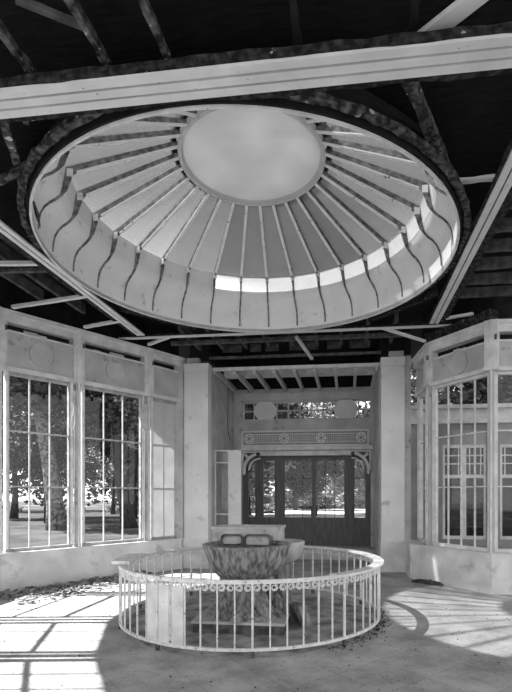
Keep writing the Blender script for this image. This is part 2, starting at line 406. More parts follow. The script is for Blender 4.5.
# ------------------------------------------------------------------ glazed facets
def facet(idx, P, Q, outn, label, top, cols=3, fmat='frame', glaze='glass', medallion=True, lint=3.66, tr=.012, skip_glass=()):
    """one glazed bay from P to Q (seen from inside); outn = sign of the outward normal"""
    P = Vector((P[0], P[1], 0)); Q = Vector((Q[0], Q[1], 0)); e = (Q - P); Ln = e.length; e.normalize()
    n = Vector((-e.y, e.x, 0)) * outn
    w = setting('window_%d' % idx, label)
    def B(m, s0, s1, d0, d1, z0, z1):
        c = P + e * (s0 + s1) / 2 + n * (d0 + d1) / 2; c.z = (z0 + z1) / 2
        R = Matrix((e, n, Vector((0, 0, 1)))).transposed()
        return m.box(c, (s1 - s0, d1 - d0, z1 - z0), R)
    a, b = .085, Ln - .085
    ptop = top - .31
    f = MB()
    B(f, a, b, .10, .19, SILL, SILL + .055); B(f, a + .05, b - .05, .09, .18, lint - .09, lint - .02)
    B(f, a + .04, a + .065, .11, .18, SILL + .055, lint - .09); B(f, b - .065, b - .04, .11, .18, SILL + .055, lint - .09)
    f.build('window_frame', fmat, w)
    for s0 in (a, b - .04):
        f = MB(); B(f, s0, s0 + .04, .08, .19, SILL + .055, lint - .02); f.build('jamb', 'white', w)
    p = MB(); B(p, a - .02, b + .02, .06, .17, lint - .02, ptop)
    po = p.build('lintel_panel', 'plaster', w)
    t = MB(); B(t, a - .02, b + .02, .02, .06, lint - .04, lint + .03); B(t, a, b, .045, .06, ptop - .03, ptop); t.build('moulding', 'white', po)
    if medallion:
        m = MB(); r = min(.21, Ln * .18); c = P + e * Ln * .5 + n * .06; c.z = (lint + ptop) / 2 + .01
        m.extr([(r * cos(2 * PI * k / 36), r * sin(2 * PI * k / 36)) for k in range(36)], (c, e, (0, 0, 1), -n), 0, .018)
        for k in range(36):
            t0, u = 2 * PI * k / 36, 2 * PI * (k + 1) / 36
            m.extr([((r - .02) * cos(t0), (r - .02) * sin(t0)), (r * cos(t0), r * sin(t0)), (r * cos(u), r * sin(u)), ((r - .02) * cos(u), (r - .02) * sin(u))], (c, e, (0, 0, 1), -n), .018, .032)
        m.build('medallion', 'plaster', po)
    hb = MB(); B(hb, -.02, Ln + .02, .02, .20, top - .19, top - .06); B(hb, -.02, Ln + .02, -.01, .22, top - .06, top); hb.build('head_beam', 'white', w)
    # ragged boarding behind the open slot
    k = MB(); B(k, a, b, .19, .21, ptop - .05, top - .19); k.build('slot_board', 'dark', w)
    s2 = MB()
    for i in range(3):
        s0 = a + (b - a) * random.uniform(.3, .8); B(s2, s0, min(b, s0 + random.uniform(.12, .3)), .15, .17, ptop + .005, ptop + random.uniform(.03, .08))
    s2.build('loose_slat', 'white', w)
    mu = MB(); gz0, gz1 = SILL + .055, lint - .09
    for i in range(1, cols): s = a + .05 + (b - a - .1) * i / cols; B(mu, s - .010, s + .010, .13, .16, gz0, gz1)
    for z, t_ in ((2.66, tr), (1.74, .010)): B(mu, a + .05, b - .05, .127, .163, z - t_, z + t_)
    mu.build('muntin', 'iron' if fmat == 'white' else 'muntin', w)  # right bay muntins take a paler tone to read as lit
    B(MB(), a + .05, b - .05, .142, .147, gz0, gz1)
    q = MB(); cw = (b - a - .1) / cols; zs = [gz0, 1.74, 2.66, gz1]; cell = 0
    for i in range(cols):
        for j in range(3):
            cell += 1
            if cell in skip_glass: continue
            B(q, a + .05 + cw * i, a + .05 + cw * (i + 1), .142, .147, zs[j], zs[j + 1])
    q.build('pane', glaze, w)
    return w
def post(p, outdir, label, top, group, lint=3.66):
    p = Vector((p[0], p[1], 0)); n = Vector((outdir[0], outdir[1], 0)).normalized(); e = Vector((n.y, -n.x, 0))
    r = thing('window_post', label, 'post', (p.x, p.y, SILL), 0, group)
    R = Matrix((e, n, Vector((0, 0, 1)))).transposed()
    def B(m, s0, s1, d0, d1, z0, z1):
        c = p + e * (s0 + s1) / 2 + n * (d0 + d1) / 2; c.z = (z0 + z1) / 2; m.box(c, (s1 - s0, d1 - d0, z1 - z0), R)
    m = MB(); B(m, -.04, .04, .05, .15, SILL, lint + .02); m.build('mullion', 'plaster', r)
    f = MB(); B(f, -.014, .014, .02, .05, SILL, lint - .03); f.build('fillet', 'white', r)
    u = MB(); B(u, -.105, .105, .02, .20, lint + .02, top); B(u, -.05, .05, .0, .02, lint + .02, top - .03); u.build('upper_pilaster', 'white', r)
    c = MB(); B(c, -.12, .12, .0, .20, lint - .03, lint + .02); c.build('cap_moulding', 'white', r)
    bk = MB(); B(bk, .055, .085, -.01, .02, top - .33, top - .25); bk.build('head_bracket', 'rust', r)
    world_parts(r); return r
TL, TR = 4.60, 4.44
Lp = LEFT_IN
facet(2, Lp[2], Lp[3], -1, 'large three-light window nearest on the left, ivy-clad trunk behind it', TL, skip_glass=())
facet(3, Lp[1], Lp[2], -1, 'three-light window second on the left, dark forked trunk behind it', TL)
facet(4, Lp[0], Lp[1], -1, 'narrow whitewashed window beside the left pier', TL, cols=2, glaze='frost', medallion=False)
facet(5, Lp[3], Lp[4], -1, None, TL, cols=3, tr=.03); facet(6, Lp[4], Lp[5], -1, None, TL, cols=3, tr=.03); facet(7, Lp[5], Lp[6], -1, None, TL, cols=3, tr=.03)
def bis(poly, i, s):
    ns = []
    for a, b in ((i - 1, i), (i, i + 1)):
        if a < 0 or b >= len(poly): continue
        e = Vector((poly[b][0] - poly[a][0], poly[b][1] - poly[a][1])).normalized(); ns.append(Vector((-e.y, e.x)) * s)
    return sum(ns, Vector((0, 0)))
# polyline runs from the pier towards the camera: outward is to its right
for i, lab in ((1, 'white moulded window post beside the narrow whitewashed window on the left'), (2, 'white moulded window post between the two large left windows'), (3, 'white moulded window post at the left edge of the photo'),
               (4, 'white window post of the left bay, out of view'), (5, 'white window post of the left bay nearer the camera, out of view'), (6, 'last white window post of the left bay, out of view')):
    post(Lp[i], bis(Lp, i, -1), lab, TL, 'posts of the left bay')
RW = [(2.60, 3.95), (2.70, 2.93), (3.555, 1.80), (4.75, 1.86)]
facet(8, RW[0], RW[1], 1, 'narrow window beside the right pier', TR, cols=2, medallion=False, fmat='white')
facet(9, RW[1], RW[2], 1, 'four-light window in the right bay', TR, cols=4, fmat='white')
facet(10, RW[2], RW[3], 1, 'window at the right edge of the photo', TR, cols=3, medallion=False, fmat='white')
post(RW[1], bis(RW, 1, 1), 'white moulded window post at the far end of the right bay', TR, 'posts of the right bay')
post(RW[2], bis(RW, 2, 1), 'white moulded window post at the corner of the right bay', TR, 'posts of the right bay')
post(RW[3], (0, 1), 'white window post of the right bay, out of view', TR, 'posts of the right bay')


# ------------------------------------------------------------------ roof deck with a round hole for the dome
def deck():
    m = MB(); n = 96; r = 2.385; zb, zt = 5.22, 5.30
    sq = []
    x0, x1, y0, y1 = -4.45, 5.3, -6.6, 6.7
    hole = [(r * cos(2 * PI * i / n), r * sin(2 * PI * i / n)) for i in range(n)]
    def outer(t):
        dx, dy = cos(t), sin(t); k = 1e9
        if dx > 1e-9: k = min(k, x1 / dx)
        if dx < -1e-9: k = min(k, x0 / dx)
        if dy > 1e-9: k = min(k, y1 / dy)
        if dy < -1e-9: k = min(k, y0 / dy)
        return (dx * k, dy * k)
    angs = sorted(set([2 * PI * i / n for i in range(n)] + [math.atan2(b, a) % (2 * PI) for a in (x0, x1) for b in (y0, y1)]))
    k = len(angs); vs = []
    for t in angs:
        o = outer(t); h = (r * cos(t), r * sin(t))
        vs += [(h[0], h[1], zb), (o[0], o[1], zb), (o[0], o[1], zt), (h[0], h[1], zt)]
    fs = []
    for i in range(k):
        j = (i + 1) % k
        for q in range(4): fs.append((4 * i + q, 4 * i + (q + 1) % 4, 4 * j + (q + 1) % 4, 4 * j + q))
    return m.add(vs, fs)
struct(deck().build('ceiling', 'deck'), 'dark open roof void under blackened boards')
# closing boards between wall heads and deck
ro = MB()
LO = offset(LEFT_IN, -.2)
for a, b in zip(LO[:-1], LO[1:]): ro.bar((a[0], a[1], 4.905), (b[0], b[1], 4.905), .05, .63)
RO = offset(RW, .22)
for a, b in zip(RO[:-1], RO[1:]): ro.bar((a[0], a[1], 4.83), (b[0], b[1], 4.83), .05, .78)
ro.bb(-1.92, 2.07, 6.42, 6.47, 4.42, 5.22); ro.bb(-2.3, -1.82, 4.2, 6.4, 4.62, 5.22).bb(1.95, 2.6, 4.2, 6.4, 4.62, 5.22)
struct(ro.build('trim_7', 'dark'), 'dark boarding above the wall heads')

# ------------------------------------------------------------------ dome
dm = thing('dome', 'large round white dome of radiating ribs and panels around a pale disc', 'dome', (0, 0, 4.65))
RI = [(2.575, 4.65), (2.575, 4.74), (2.57, 4.84), (2.55, 4.94), (2.51, 5.02), (2.45, 5.085), (2.385, 5.135), (2.335, 5.19), (2.31, 5.28)]   # cove profile, rim to riser foot
cv = MB(); cv.lathe(RI + [(r + .02, z) for r, z in RI[::-1]] + [RI[0]], 120)
cv.build('cove', 'dome', dm, smooth=True)
bk = MB(); bk.lathe([(r + .022, z + .01) for r, z in RI] + [(r + .045, z + .01) for r, z in RI[::-1]] + [(RI[0][0] + .022, RI[0][1] + .01)], 120); bk.build('cove_blackout', 'dark', dm, smooth=True)  # dark shell added to black out the cove's lit outer face
rim = MB(); rim.ring(2.575, 2.60, 4.64, 4.70, 120); rim.build('rim', 'white', dm, smooth=True)
NR = 30; A0 = rad(10.7); RB, ZB = 2.31, 5.28; RT, ZT_ = 2.27, 5.53; RD, ZD = .95, 6.13
def pol(r, a, z): return Vector((r * cos(a), r * sin(a), z))
for k in range(NR):
    a, b = A0 + 2 * PI * k / NR, A0 + 2 * PI * (k + 1) / NR; mid = (a + b) / 2
    # riser pane
    m = MB(); vs = [pol(RB, a, ZB), pol(RB, b, ZB), pol(RT, b, ZT_), pol(RT, a, ZT_)]
    vs += [v + pol(.012, mid, 0) for v in vs]
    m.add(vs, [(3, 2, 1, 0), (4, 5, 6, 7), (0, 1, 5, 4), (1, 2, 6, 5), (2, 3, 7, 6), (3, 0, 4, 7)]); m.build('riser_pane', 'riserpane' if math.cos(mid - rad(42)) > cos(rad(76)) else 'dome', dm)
    m = MB(); up = Vector((0, 0, .014))
    vs = [pol(RT + .03, a, ZT_ - .012), pol(RT + .03, b, ZT_ - .012), pol(RD + .09, b, ZD - .06), pol(RD + .09, a, ZD - .06)]; vs += [v + up for v in vs]
    m.add(vs, [(0, 1, 2, 3), (7, 6, 5, 4), (0, 1, 5, 4), (1, 2, 6, 5), (2, 3, 7, 6), (3, 0, 4, 7)]); dg_ = math.degrees(mid) % 360; m.build('panel', 'shadedpane' if 47 < dg_ < 116 else 'halfpane' if 22 < dg_ < 141 else 'domepane', dm)  # glass graded by angle, painting the dome's bright sides and dark far side
    # rib: a fin following disc -> eave -> riser -> ogee on the cove
    T = Vector((-sin(a), cos(a), 0)); A = Vector((cos(a), sin(a), 0)); Bz = Vector((0, 0, 1))
    upper = [(RD - .02, ZD - .005), (RT, ZT_ - .01), (RB, ZB)] + [(r + .004, z) for r, z in RI[::-1][1:-1]]
    lower = [(RI[1][0] - .010, RI[1][1])] + [(r - .011, z - .003 - .004 * q) for q, (r, z) in enumerate(RI[2:8])] + [(RB - .05, ZB - .03), (RT - .075, ZT_ - .085), (RT - .12, ZT_ - .04), (RD - .01, ZD - .065)]
    m = MB(); m.extr(upper + lower, ((0, 0, 0), A, Bz, T), -.012, .012)
    rb = m.build('rib', 'rib', dm)
    m = MB(); p0, p1 = pol(RT - .12, a, ZT_ - .046), pol(RD - .04, a, ZD - .070)
    m.bar(p0, p1, .042, .016); m.build('rib_cap', 'ribwhite', rb)
    MB().box(pol(RT - .045, a, ZT_ - .07), (.07, .05, .09), Matrix.Rotation(a, 3, 'Z')).build('rib_foot', 'ribwhite', rb)
dd = MB(); dd.lathe([(0.001, 6.17), (.35, 6.165), (.70, 6.13), (.90, 6.075), (.92, 6.02), (.965, 6.02), (.975, 6.10), (.96, 6.16), (.7, 6.2), (.001, 6.24)], 72)
dd.build('disc', 'discpane', dm, smooth=True)
MB().ring(.985, 1.06, 6.085, 6.17, 72).build('disc_gap_shade', 'dark', dm)  # dark ring added to stand in for the shadowed gap round the disc
world_parts(dm)
# dark timber curb that carries the dome rim
def rough_ring():
    def fn(r, z, t, j): return r + .006 * sin(t * 37 + j) + .006 * sin(t * 61 + 2 * j), z + .006 * sin(t * 53 + j * 3)
    return MB().ring(2.645, 2.71, 4.70, 4.745, 180, fn=fn)
tag(rough_ring().build('curb_ring', 'speckled'), 'flaking dark timber ring around the dome rim', 'ring')

# ------------------------------------------------------------------ ceiling beams
def beam(label, p, q, planks, pw, rough_w, shift, group='main beams around the dome', z=4.65, name='ceiling_beam'):
    """pale planks nailed under a flaking dark timber"""
    p = Vector((p[0], p[1], z)); q = Vector((q[0], q[1], z)); e = (q - p).normalized(); n = Vector((-e.y, e.x, 0))
    r = thing(name, label, 'beam', ((p + q) / 2), 0, group)
    tot = planks * pw
    for i in range(planks):
        o = n * (-tot / 2 + pw * (i + .5)); MB().bar(p + o + Vector((0, 0, .012)), q + o + Vector((0, 0, .012)), pw - .020, .024, n=12, jit=.0015).build('plank', 'plank', r)
    o = n * shift + Vector((0, 0, .048)); MB().bar(p + o, q + o, rough_w, .045, n=40, jit=.010).build('timber', 'rough', r)
    world_parts(r); return r
beam('broad pale beam of three planks crossing the top of the photo', (-3.3, -2.785), (4.85, -2.785), 3, .088, .36, .02)
beam('pale two-plank beam running back left of the dome', (-2.675, -2.55), (-2.675, 2.5), 2, .084, .22, .075)
beam('pale two-plank beam running back right of the dome, rough outer edge', (2.785, -2.55), (2.785, 2.5), 2, .088, .30, -.05)
beam('slim pale beam crossing behind the far rim of the dome', (-3.2, 2.66), (3.3, 2.66), 1, .10, .10, .03)

def stick(name, p, q, w, h, mat, label, group, cat='joist', n=14, jit=.004, up=(0, 0, 1)):
    p = Vector(p); q = Vector(q); c = (p + q) / 2; m = MB(); m.bar(p - c, q - c, w, h, up, n=n, jit=jit)
    o = m.build(name, mat, smooth=False); o.location = c
    return tag(o, label, cat, group)
# rough timbers at the corners between dome and beams
stick('corner_timber', (-2.58, -.62, 4.85), (-1.66, -2.5, 4.85), .075, .08, 'speckled', 'speckled dark timber running from the front beam along the left of the dome', 'corner timbers round the dome', 'timber', jit=.01)
stick('corner_timber', (-2.62, -1.62, 4.80), (-1.50, -2.05, 4.80), .06, .06, 'speckled', 'speckled dark timber crossing the near left corner by the dome', 'corner timbers round the dome', 'timber', jit=.01)
stick('corner_timber', (1.72, -2.45, 4.86), (2.70, -.30, 4.86), .085, .08, 'speckled', 'speckled dark timber crossing the near right corner by the dome', 'corner timbers round the dome', 'timber', jit=.01)
stick('corner_timber', (-2.6, 1.5, 4.82), (-1.6, 2.55, 4.82), .10, .14, 'rough', 'dark timber crossing the far left corner by the dome', 'corner timbers round the dome', 'timber', jit=.012)
stick('corner_timber', (2.65, 1.5, 4.82), (1.65, 2.55, 4.82), .10, .14, 'rough', 'dark timber crossing the far right corner by the dome', 'corner timbers round the dome', 'timber', jit=.012)
stick('lath', (2.32, -1.10, 4.86), (2.75, -1.12, 4.86), .07, .03, 'plank', 'short pale lath in the dark corner right of the dome', None, 'lath', 6, .005)
stick('lath', (-1.62, -2.25, 4.95), (-1.40, -2.50, 4.95), .05, .04, 'joist', 'short grey lath in the dark corner left of the dome', None, 'lath', 6, .004)
# long joists before the front beam
for i, (x, mat, lab) in enumerate(((-1.16, 'speckled', 'flaking dark joist farthest left above the front beam'), (-.55, 'speckled', 'flaking dark joist with pale flakes above the front beam, second from left'), (-.08, 'speckled', 'flaking dark joist above the front beam, third from left'),
                                  (.9, 'dark', 'black joist above the front beam right of the middle'), (1.7, 'dark', 'black joist above the front beam near the right'))):
    stick('joist', (x, -6.5, 4.86), (x, -2.80, 4.86), .05, .06, mat, lab, 'joists above the front beam', n=40, jit=.009)
stick('lath', (-.98, -3.24, 4.96), (-.60, -2.99, 4.96), .05, .03, 'joist', 'grey lath leaning between joists at the top left', None, 'lath', 6, .003)
stick('brace', (1.78, -2.75, 4.84), (2.75, -3.56, 4.84), .12, .04, 'plank', 'pale diagonal brace in the top right corner', None, 'brace', 8, .002)
# left of the dome: joists and cross laths
for i, x in enumerate((-3.05, -3.42, -3.8)):
    y1 = 2.4 - (i * .62); stick('joist', (x, -2.55, 4.92), (x, y1, 4.92), .06, .17, 'joist', 'grey joist running back over the left bay, %s from the dome' % ORD[i], 'joists over the left bay', n=20, jit=.005)
for p, q, lab in (((-4.2, -.35, 4.74), (-2.74, -.28, 4.70), 'pale cross lath over the left bay, nearest the camera'), ((-4.2, .02, 4.80), (-2.74, .12, 4.80), 'thin grey cross lath over the left bay, behind the first'), ((-4.13, .9, 4.64), (-2.74, .73, 4.69), 'pale strut from the left window post to the dome beam'), ((-3.48, 1.9, 4.64), (-2.74, 1.8, 4.69), 'pale strut from the middle window post to the dome beam'), ((-2.75, 3.0, 4.64), (-2.1, 2.68, 4.70), 'pale strut by the left pier to the far beam')):
    stick('strut', p, q, .06, .045, 'plank' if 'pale' in lab else 'joist', lab, 'struts over the left bay', 'strut', 8, .003)
# right of the dome: joists across
for i in range(8):
    y = -1.55 + i * .5; stick('joist', (2.96, y, 4.95), (4.85, y, 4.95), .05, .16, 'joist', 'dark joist across the right bay, %s from the near end' % ORD[i], 'joists over the right bay', n=16, jit=.006)
stick('strut', (2.87, 2.42, 4.70), (3.34, 2.06, 4.64), .06, .04, 'plank', 'pale strut from the right corner post to the dome beam', None, 'strut', 6, .002)
stick('strut', (1.9, 2.70, 4.68), (2.72, 2.95, 4.48), .06, .04, 'plank', 'pale strut from the far beam to the right bay', None, 'strut', 6, .002)
stick('wall_plate', (2.75, 3.02, 4.53), (3.62, 1.84, 4.53), .18, .16, 'rough', 'flaking timber plate above the right window head', None, 'timber', 12, .012)
# dark short joists between far beam and passage
for i in range(9):
    x = -2.0 + i * .52; stick('joist', (x, 2.72, 4.90), (x, 4.1, 4.90), .06, .16, 'joist', 'dark short joist behind the far beam, %s from the left' % ORD[i], 'short joists behind the far beam', n=10, jit=.005)
stick('purlin', (-2.4, 3.35, 4.76), (2.5, 3.35, 4.76), .09, .07, 'joist', 'grey purlin across the dark void before the passage', None, 'purlin', 16, .004)
stick('purlin', (-1.75, 3.95, 4.60), (1.95, 3.95, 4.60), .05, .05, 'joist', 'worn dark purlin just before the passage ceiling', None, 'purlin', 16, .004)
for i, (x0, x1) in enumerate(((-1.6, -1.15), (-.95, -.7), (-.6, -.3), (-.05, .6), (.8, 1.1), (1.3, 1.75))):
    stick('board', (x0, 4.45, 4.95), (x1, 4.45, 4.95), .04, .16, 'joist', 'grey board end in the dark void over the passage, %s from the left' % ORD[i], 'board ends over the passage', 'board', 6, .004)
stick('brace', (.25, 3.1, 4.72), (.5, 3.9, 4.5), .06, .05, 'greyjoist', 'short grey brace hanging in the void before the passage', None, 'brace', 6, .003)
# passage ceiling grid
stick('ceiling_rail', (-1.76, 4.22, 4.42), (1.95, 4.22, 4.42), .06, .07, 'white', 'pale rail along the front of the passage ceiling', None, 'rail', 16, .002)
stick('ceiling_rail', (-1.77, 5.25, 4.56), (1.92, 5.25, 4.56), .05, .20, 'greyjoist', 'grey cross rail above the passage joists', None, 'rail', 10, .003)
for i in range(9):
    x = -1.73 + i * (1.88 + 1.73) / 8
    stick('joist', (x, 4.26, 4.40), (x, 6.31, 4.40), .065, .12, 'greyjoist', 'grey passage joist, %s from the left' % ORD[i], 'joists of the passage ceiling', n=10, jit=.003)

M['soil'] = noisy('dry_soil', .14, .40, 3.5, rough=1, bump=.6, bscale=18, p0=.35, p1=.62)
struct(MB().lathe([(.001, .012), (1.55, .010), (1.63, .001), (.001, -.01)], 72, fn=lambda r, z, t, j: (r * (1 + .012 * sin(9 * t) + .01 * sin(23 * t)) if r > 1 else r, z)).build('trim_8', 'soil'), 'dusty bed of soil inside the railing')
# ------------------------------------------------------------------ round railing
RF = 1.66; HF = .76
fe = thing('railing', 'round white iron railing around the old fountain', 'railing', (0, 0, 0))
MB().ring(RF - .016, RF + .016, HF - .035, HF - .015, 120).build('top_rail', 'iron', fe)
MB().ring(RF - .014, RF + .014, .065, .095, 120).build('bottom_rail', 'iron', fe)
MB().ring(RF - .075, RF + .055, HF - .015, HF + .008, 96, rad(-48), rad(150)).build('cap_rail', 'iron', fe)
cp = MB(); cp.ring(RF - .02, RF + .018, HF - .015, HF + .006, 40, rad(186), rad(312)); cp.build('cap_rail', 'iron', fe)
# loose end of the cap rail tipped outwards on the left
MB().bar((-1.45, -.80, HF + .03), (-1.53, -.16, HF + .045), .22, .035, n=4, jit=.005).build('broken_cap', 'iron', fe)
NB = 60; OFF = rad(-90.6)
for k in range(NB):
    a = OFF + 2 * PI * k / NB; p = pol(RF, a, 0); post_ = k % 6 == 2
    rot = Matrix.Rotation(a, 3, 'Z'); s = .022 if post_ else .0145
    m = MB(); m.box(p + Vector((0, 0, (.08 + HF - .02) / 2)), (s, s, HF - .1), rot); ba = m.build('baluster', 'iron', fe)
    if post_:
        MB().box(p + Vector((0, 0, .03)), (.034, .034, .075), rot).build('foot', 'rust', ba)
def scroll(k):
    """pair of C scrolls hanging under the top rail between two balusters"""
    m = MB(); a = OFF + 2 * PI * (k + .5) / NB; w = RF * 2 * PI / NB
    for s in (-1, 1):
        pts = []
        for i in range(13):
            t = i / 12 * 1.6 * 2 * PI; r = .038 * (1 - .62 * i / 12)
            u = s * (w * .25 - .0) + s * r * cos(t + PI / 2) * 1.0; z = HF - .075 + r * sin(t + PI / 2)
            b = a + u / RF; pts.append(pol(RF, b, z))
        m.tube(pts, .0065, 4)
    return m
for k in range(NB): scroll(k).build('scroll', 'iron', fe)
for k in (55, 56, 57):
    a0, a1 = OFF + 2 * PI * (k + .10) / NB, OFF + 2 * PI * (k + .90) / NB
    MB().ring(RF - .008, RF + .006, .095, HF - .08, 4, a0, a1).build('infill_panel', 'white', fe, label='flat white infill panel')

# ------------------------------------------------------------------ fountain
fo = thing('fountain', 'old weathered stone fountain with broken basin inside the round railing', 'fountain', (0, 0, 0))
FC = (.01, -.40)
pl = MB(); pl.bb(FC[0] - .53, FC[0] + .53, FC[1] - .5, FC[1] + .5, 0, .12); pl.build('plinth', 'stonedark', fo)
pt = MB(); pt.bb(FC[0] - .545, FC[0] + .545, FC[1] - .515, FC[1] + .515, .12, .15); pt.build('plinth_slab', 'stonelite', fo)
def flute(amp, n, seed):
    def f(r, z, t, j): return r * (1 + amp * sin(n * t + seed) + amp * .7 * sin(2.3 * n * t + 1.3 * seed + z * 4) + .3 * amp * sin(5.1 * n * t + 9 * z)), z
    return f
pd = MB(); pd.lathe([(.001, .14), (.50, .145), (.49, .17), (.43, .21), (.37, .27), (.325, .34), (.295, .43), (.285, .52), (.305, .60), (.34, .63), (.001, .63)], 96, fn=flute(.05, 7, .6), c=FC)
pd.build('pedestal', 'stone', fo, smooth='all')
bw = MB(); bw.lathe([(.001, .56), (.34, .60), (.40, .66), (.455, .75), (.50, .86), (.525, .95), (.54, .97), (.54, .995), (.495, 1.0), (.475, .96), (.45, .88), (.001, .86)], 120, fn=flute(.016, 19, 2.1), c=FC)
bw.build('bowl', 'stone', fo, smooth='all')
# roots and ribs on the pedestal
for a, r0 in ((-2.4, .5), (-1.2, .52), (-.35, .55), (.6, .5), (2.2, .5)):
    m = MB(); pts = [(FC[0] + r * cos(a + .1 * i), FC[1] + r * sin(a + .1 * i), z) for i, (r, z) in enumerate(((.33, .62), (.30, .5), (.34, .36), (.42, .25), (r0 - .02, .17)))]
    m.tube(pts, [.05, .06, .065, .07, .05], 8); m.build('root', 'stone', fo, smooth='all')
m = MB(); m.tube([(.36, -.48, .16), (.38, -.50, .45), (.36, -.50, .62)], [.028, .024, .02], 6); m.build('pipe', 'rust', fo)
# dark ledge, upper trough box and broken face with two openings
m = MB(); m.bb(-.40, .36, -.34, .0, .93, .96); m.build('ledge', 'stonedark', fo)
tx0, tx1, ty0, ty1, tz0, tz1 = -.60, .33, .18, .74, .80, 1.13
m = MB(); m.bb(tx0, tx1, ty0, ty0 + .07, tz0, tz1); m.bb(tx0, tx1, ty1 - .07, ty1, tz0, tz1); m.bb(tx0, tx0 + .07, ty0 + .07, ty1 - .07, tz0, tz1); m.bb(tx1 - .07, tx1, ty0 + .07, ty1 - .07, tz0, tz1); m.bb(tx0 + .07, tx1 - .07, ty0 + .07, ty1 - .07, tz0, tz0 + .1)
m.bb(tx0 - .02, tx1 + .02, ty0 - .02, ty0 + .09, tz1, tz1 + .03).bb(tx0 - .02, tx1 + .02, ty1 - .09, ty1 + .02, tz1, tz1 + .03).bb(tx0 - .02, tx0 + .09, ty0 + .09, ty1 - .09, tz1, tz1 + .03).bb(tx1 - .09, tx1 + .02, ty0 + .09, ty1 - .09, tz1, tz1 + .03)
m.build('trough', 'stonelite', fo)
m = MB(); y = ty0 - .02
m.bar((tx0 + .03, y, .86), (tx0 + .16, y, 1.08), .02, .025, up=(0, -1, 0)); m.bar((tx0 + .16, y, .86), (tx0 + .03, y, 1.08), .02, .025, up=(0, -1, 0))
m.build('cross_carving', 'stonelite', fo)
def rrect(cx, cz, w, h, r, n=6):
    pts = []
    for qx, qz, a in ((1, 1, 0), (-1, 1, 90), (-1, -1, 180), (1, -1, 270)):
        for i in range(n + 1):
            t = rad(a + 90 * i / n); pts.append((cx + qx * (w / 2 - r) + r * cos(t), cz + qz * (h / 2 - r) + r * sin(t)))
    return pts
FRM = ((0, -.16, 0), (1, 0, 0), (0, 0, 1), (0, -1, 0))
def rr_ring(m, o, i, t0, t1):
    n = len(o)
    for k in range(n): m.extr([i[k], o[k], o[(k + 1) % n], i[(k + 1) % n]], FRM, t0, t1)
m = MB()
for cx, w in ((-.23, .30), (.105, .36)):
    rr_ring(m, rrect(cx, 1.01, w, .17, .06), rrect(cx, 1.01, w - .05, .125, .045), 0, .06)
m.build('broken_face', 'stonedark', fo)
for cx, w in ((-.23, .30), (.105, .36)): MB().extr(rrect(cx, 1.01, w - .05, .125, .045), FRM, -.03, .02).build('recess', 'stonelite', fo)
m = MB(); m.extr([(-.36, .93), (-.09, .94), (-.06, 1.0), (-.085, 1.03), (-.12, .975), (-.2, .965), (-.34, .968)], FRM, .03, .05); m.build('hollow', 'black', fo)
# pale rear basin on the right
m = MB(); m.lathe([(.001, .62), (.17, .64), (.28, .74), (.335, .86), (.345, .93), (.345, .955), (.30, .955), (.28, .88), (.001, .8)], 48, c=(.31, .42)); m.build('rear_basin', 'stonelite', fo, smooth=True)
MB().lathe([(.001, 0), (.2, 0), (.16, .3), (.17, .64), (.001, .64)], 24, c=(.31, .42)).build('rear_pedestal', 'stone', fo, smooth=True)
m = MB(); m.box((.68, -.42, .14), (.10, .42, .26), Matrix.Rotation(rad(-20), 3, 'Y') @ Matrix.Rotation(rad(25), 3, 'Z'))
tag(m.build('stone_slab', 'stone'), 'broken weathered stone slab leaning against the right of the fountain base', 'slab')

# ------------------------------------------------------------------ loose things
# white glazed screen standing in the passage on the left
sc = thing('glazed_screen', 'white slender framed screen standing in the passage left of the doors', 'screen', (-1.4, 4.42, 0))
ys = 4.42; X0, X1, XM = -1.775, -1.16, -1.46
m = MB(); 
for x in (X0, XM): m.bb(x, x + .03, ys, ys + .03, 0, 2.62)
for z in (2.60, 2.33, 1.15, .60): m.bb(X0, X1 if z in (2.60, 1.15) else XM, ys - .001, ys + .031, z, z + .026)
m.build('frame', 'white', sc); m = MB(); m.bb(XM + .03, X1, ys + .005, ys + .025, 0, 2.60); m.build('side_panel', 'pier', sc)
MB().bb(X0 + .03, XM, ys + .012, ys + .018, .02, 2.60).build('pane', 'glass', sc); world_parts(sc)
m = MB(); m.tube([(-1.76, 5.6, 4.35), (-1.765, 5.58, 3.7), (-1.76, 5.55, 3.3), (-1.755, 5.65, 3.12), (-1.75, 5.75, 3.02)], .008, 5); tag(m.build('wire', 'wire'), 'loose dark wire hanging on the passage wall left of the doors', 'wire')
m = MB(); c = Vector((-3.72, 1.5, 0)); m.tube([(-3.60, 1.80, 3.45), (-3.61, 1.78, 3.1), (-3.65, 1.75, 2.85), (-3.63, 1.77, 2.72), (-3.60, 1.80, 2.9), (-3.59, 1.80, 3.2)], .012, 5); tag(m.build('rope', 'cloth'), 'pale looped cord hanging in the nearest left window', 'cord')
m = MB(); m.add([(-2.86, 2.98, 3.44), (-2.80, 3.08, 3.44), (-2.80, 3.07, 2.95), (-2.83, 3.03, 2.9), (-2.88, 2.95, 3.0), (-2.89, 2.95, 3.2)], [(0, 1, 2, 3, 4, 5)]); ob = m.build('rag', 'cloth'); md = ob.modifiers.new('s', 'SOLIDIFY'); md.thickness = .01
tag(ob, 'pale torn rag hanging in the top of the second left window', 'rag')
